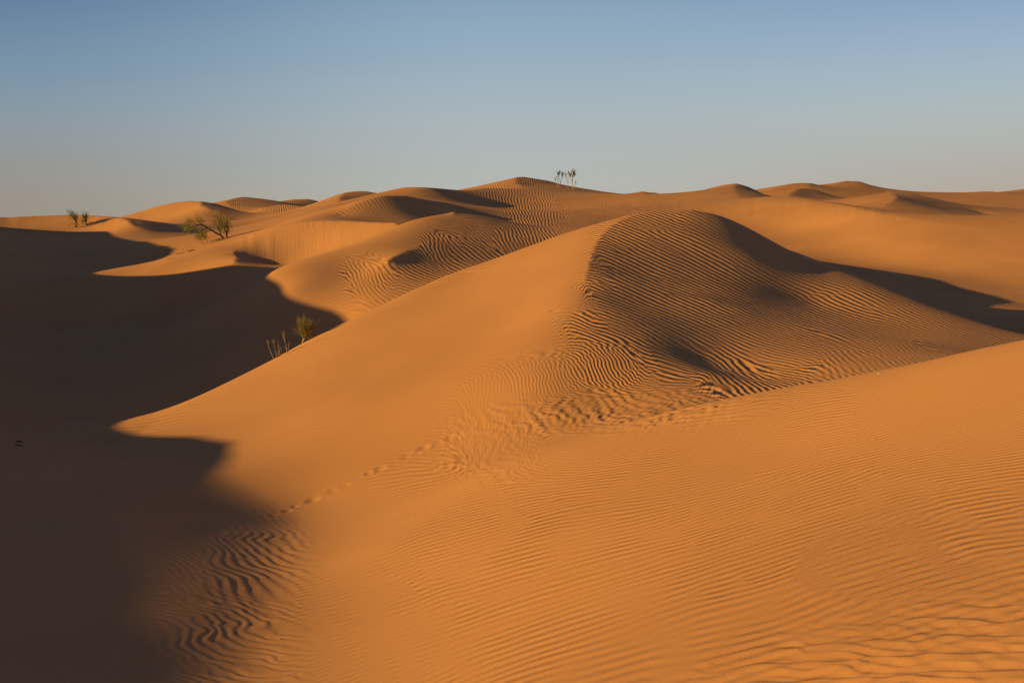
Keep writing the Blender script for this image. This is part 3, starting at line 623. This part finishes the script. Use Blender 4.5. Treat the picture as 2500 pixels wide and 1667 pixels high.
# three saplings on the skyline crest
def S6(zx,zy): return ((1330+zx/19.6)*.9408,(390+zy/19.6)*.9408)
B=lambda L:[S6(*q_) for q_ in L]
def sapling(x,y,seed,limbs,tufts,label,dist):
    p=Plant(x,y,seed,dist=dist,sink=.15)
    for L_,r0 in limbs: p.branch(p.dry,B(L_),r0,.35,.3,5)
    for zx,zy,n_,l0,l1,an,sp,rx,ry in tufts: p.tuft(*S6(zx,zy),n_,l0,l1,an,sp,.36,rx,ry,2.5)
    return p.finish('sapling',label,'sapling',(M_BARK,M_GREY),'saplings on the highest crest')
sapling(*S6(710,1340),21,[([(710,1340),(735,1150),(700,960),(665,800),(670,650),(690,540)],.9),([(735,1150),(770,1020),(815,860),(850,690),(870,640)],.7),([(665,800),(640,720),(620,640)],.5),([(710,1340),(640,1150),(620,980),(640,840)],.6),([(700,1330),(560,1150),(500,1000),(475,850)],.5),([(690,1320),(540,1100),(530,930)],.4),([(815,860),(880,780),(905,720)],.35)],
 ((675,760,16,3,9,4,9,1.2,2),(640,720,14,3,7,-14,14,1,2),(700,660,14,3,7,6,12,.8,2),(840,770,14,3,7,-6,14,1,2),(855,720,14,2.5,6,24,22,1,1.5),(820,700,8,2,4,-30,20,1,1),(500,960,5,3,7,-8,12,1,2),(620,900,5,3,6,6,14,1,2)),'bushy topped sapling, leftmost on the highest skyline crest',99)
sapling(*S6(1120,1300),22,[([(1120,1300),(1110,1150),(1060,980),(1040,840),(1000,690)],.6),([(1060,980),(1020,860),(1030,700)],.4),([(1100,1100),(1130,960),(1120,850)],.35)],((1005,780,8,3,6,-14,16,.8,2),(1035,760,7,2,5,10,18,.8,1.5)),'thin bare sapling between two bushier ones on the highest crest',98.4)
sapling(*S6(1350,1420),23,[([(1350,1420),(1330,1200),(1310,1050),(1330,900),(1345,740),(1330,520)],1.1),([(1320,1130),(1270,980),(1210,850),(1160,690),(1120,610)],.8),([(1330,900),(1400,760),(1440,600)],.7),([(1210,850),(1240,760),(1235,680)],.5),([(1340,860),(1290,740),(1265,620)],.5),([(1370,1400),(1450,1220),(1465,1020)],.5),([(1360,830),(1440,760),(1500,730)],.4)],
 ((1340,760,16,4,10,-2,9,1.2,3),(1390,730,14,3,9,12,12,1,2),(1430,650,10,3,7,8,12,.8,2),(1335,600,10,3,8,-2,8,.6,2),(1180,760,14,3,8,-14,14,1,2),(1240,780,12,3,7,4,14,.8,2),(1280,700,12,3,7,-12,14,.8,2),(1430,760,10,2,6,36,22,1,1.5),(1140,650,7,2,5,-26,18,.8,1.2),(1455,1150,5,3,8,6,10,.8,2)),'tallest sapling with spreading tufts, rightmost on the highest crest',98)
# scattered dead wood
def stick(label,pts,dist,r0,seed,mat=M_DARK,lift=.3,name='dead_branch'):
    p=Plant(pts[0][0],pts[0][1],seed,dist=dist,sink=.004) if dist else Plant(pts[0][0],pts[0][1],seed)
    P=[]
    for i,(px,py) in enumerate(pts):
        if dist: q_=p.at(px,py)+p.base
        else: q_=Vector(hit(px,py))
        g=ground(q_.x,q_.y); P.append(Vector((q_.x,q_.y,g+r0*p.k*(lift+ (.8 if i%2 else 0))))-p.base)
    mb=MB(); mb.tube(curve(P),r0*p.k,r0*.55*p.k,6)
    o=mb.build(name,mat); o.location=p.base; o['label']=label; o['category']='branch' if name=='dead_branch' else 'twig'
    return o
stick('dark gnarled twig lying on the ripples at lower right',[(2025,1408),(2027,1404.5),(2030,1402.5),(2034,1402),(2038,1399),(2041,1397.5)],None,1.1,31,name='dead_twig')
stick('tiny dark twig on the near slope at lower left',[(645,1472),(647,1468),(648,1466)],None,.9,32,name='dead_twig')
stick('thin reddish stalk lying on the near slope at bottom centre',[(1058,1421),(1060,1417),(1061,1413),(1063,1409)],None,.45,33,M_DRY,name='dead_twig')
stick('upper of two short dark sticks in the deep shade at far left',[(38,1014),(44,1014.6),(51,1015.6)],None,1.7,34)
stick('lower of two short dark sticks in the deep shade at far left',[(35,1022),(42,1023),(50,1024.4)],None,1.5,35)
stick('dark fallen branch on the sunlit flat left of the tree foot',[(430,578),(437,577.4),(446,574)],None,1.1,36,M_BARK)
stick('thin fallen branch nearest the shade edge on the sunlit flat',[(384,597),(396,594),(408,592)],None,.8,37,M_BARK)
stick('short fallen branch in the middle of the sunlit flat',[(404,583.5),(414,582.3),(423,582)],None,.7,38,M_BARK)
def pebble(x,y,px,label,mat,seed):
    p=hit(x,y); k=math.hypot(p[0],p[1])/F; r=px*k*.5; rn=random.Random(seed)
    import bmesh
    bm=bmesh.new(); bmesh.ops.create_icosphere(bm,subdivisions=2,radius=r)
    for v in bm.verts:
        v.co*=1+.22*rn.gauss(0,.6); v.co.z*=.72
    me=bpy.data.meshes.new('pebble'); bm.to_mesh(me); bm.free()
    for f_ in me.polygons: f_.use_smooth=True
    me.materials.append(mat); o=bpy.data.objects.new('pebble',me); COL.objects.link(o); o.location=(p[0],p[1],ground(p[0],p[1])+r*.35)
    o['label']=label; o['category']='pebble'
pebble(2018.5,858.5,3.2,'small pale pebble on the upper edge of the near slope at right',M_STONE,41)
pebble(1857,1571-6,3,'small dark pebble at the bottom edge below the wind cut sand',M_DARK,42)
pebble(641,1468,2.6,'pale pebble beside the tiny dark twig at lower left',M_STONE,43)
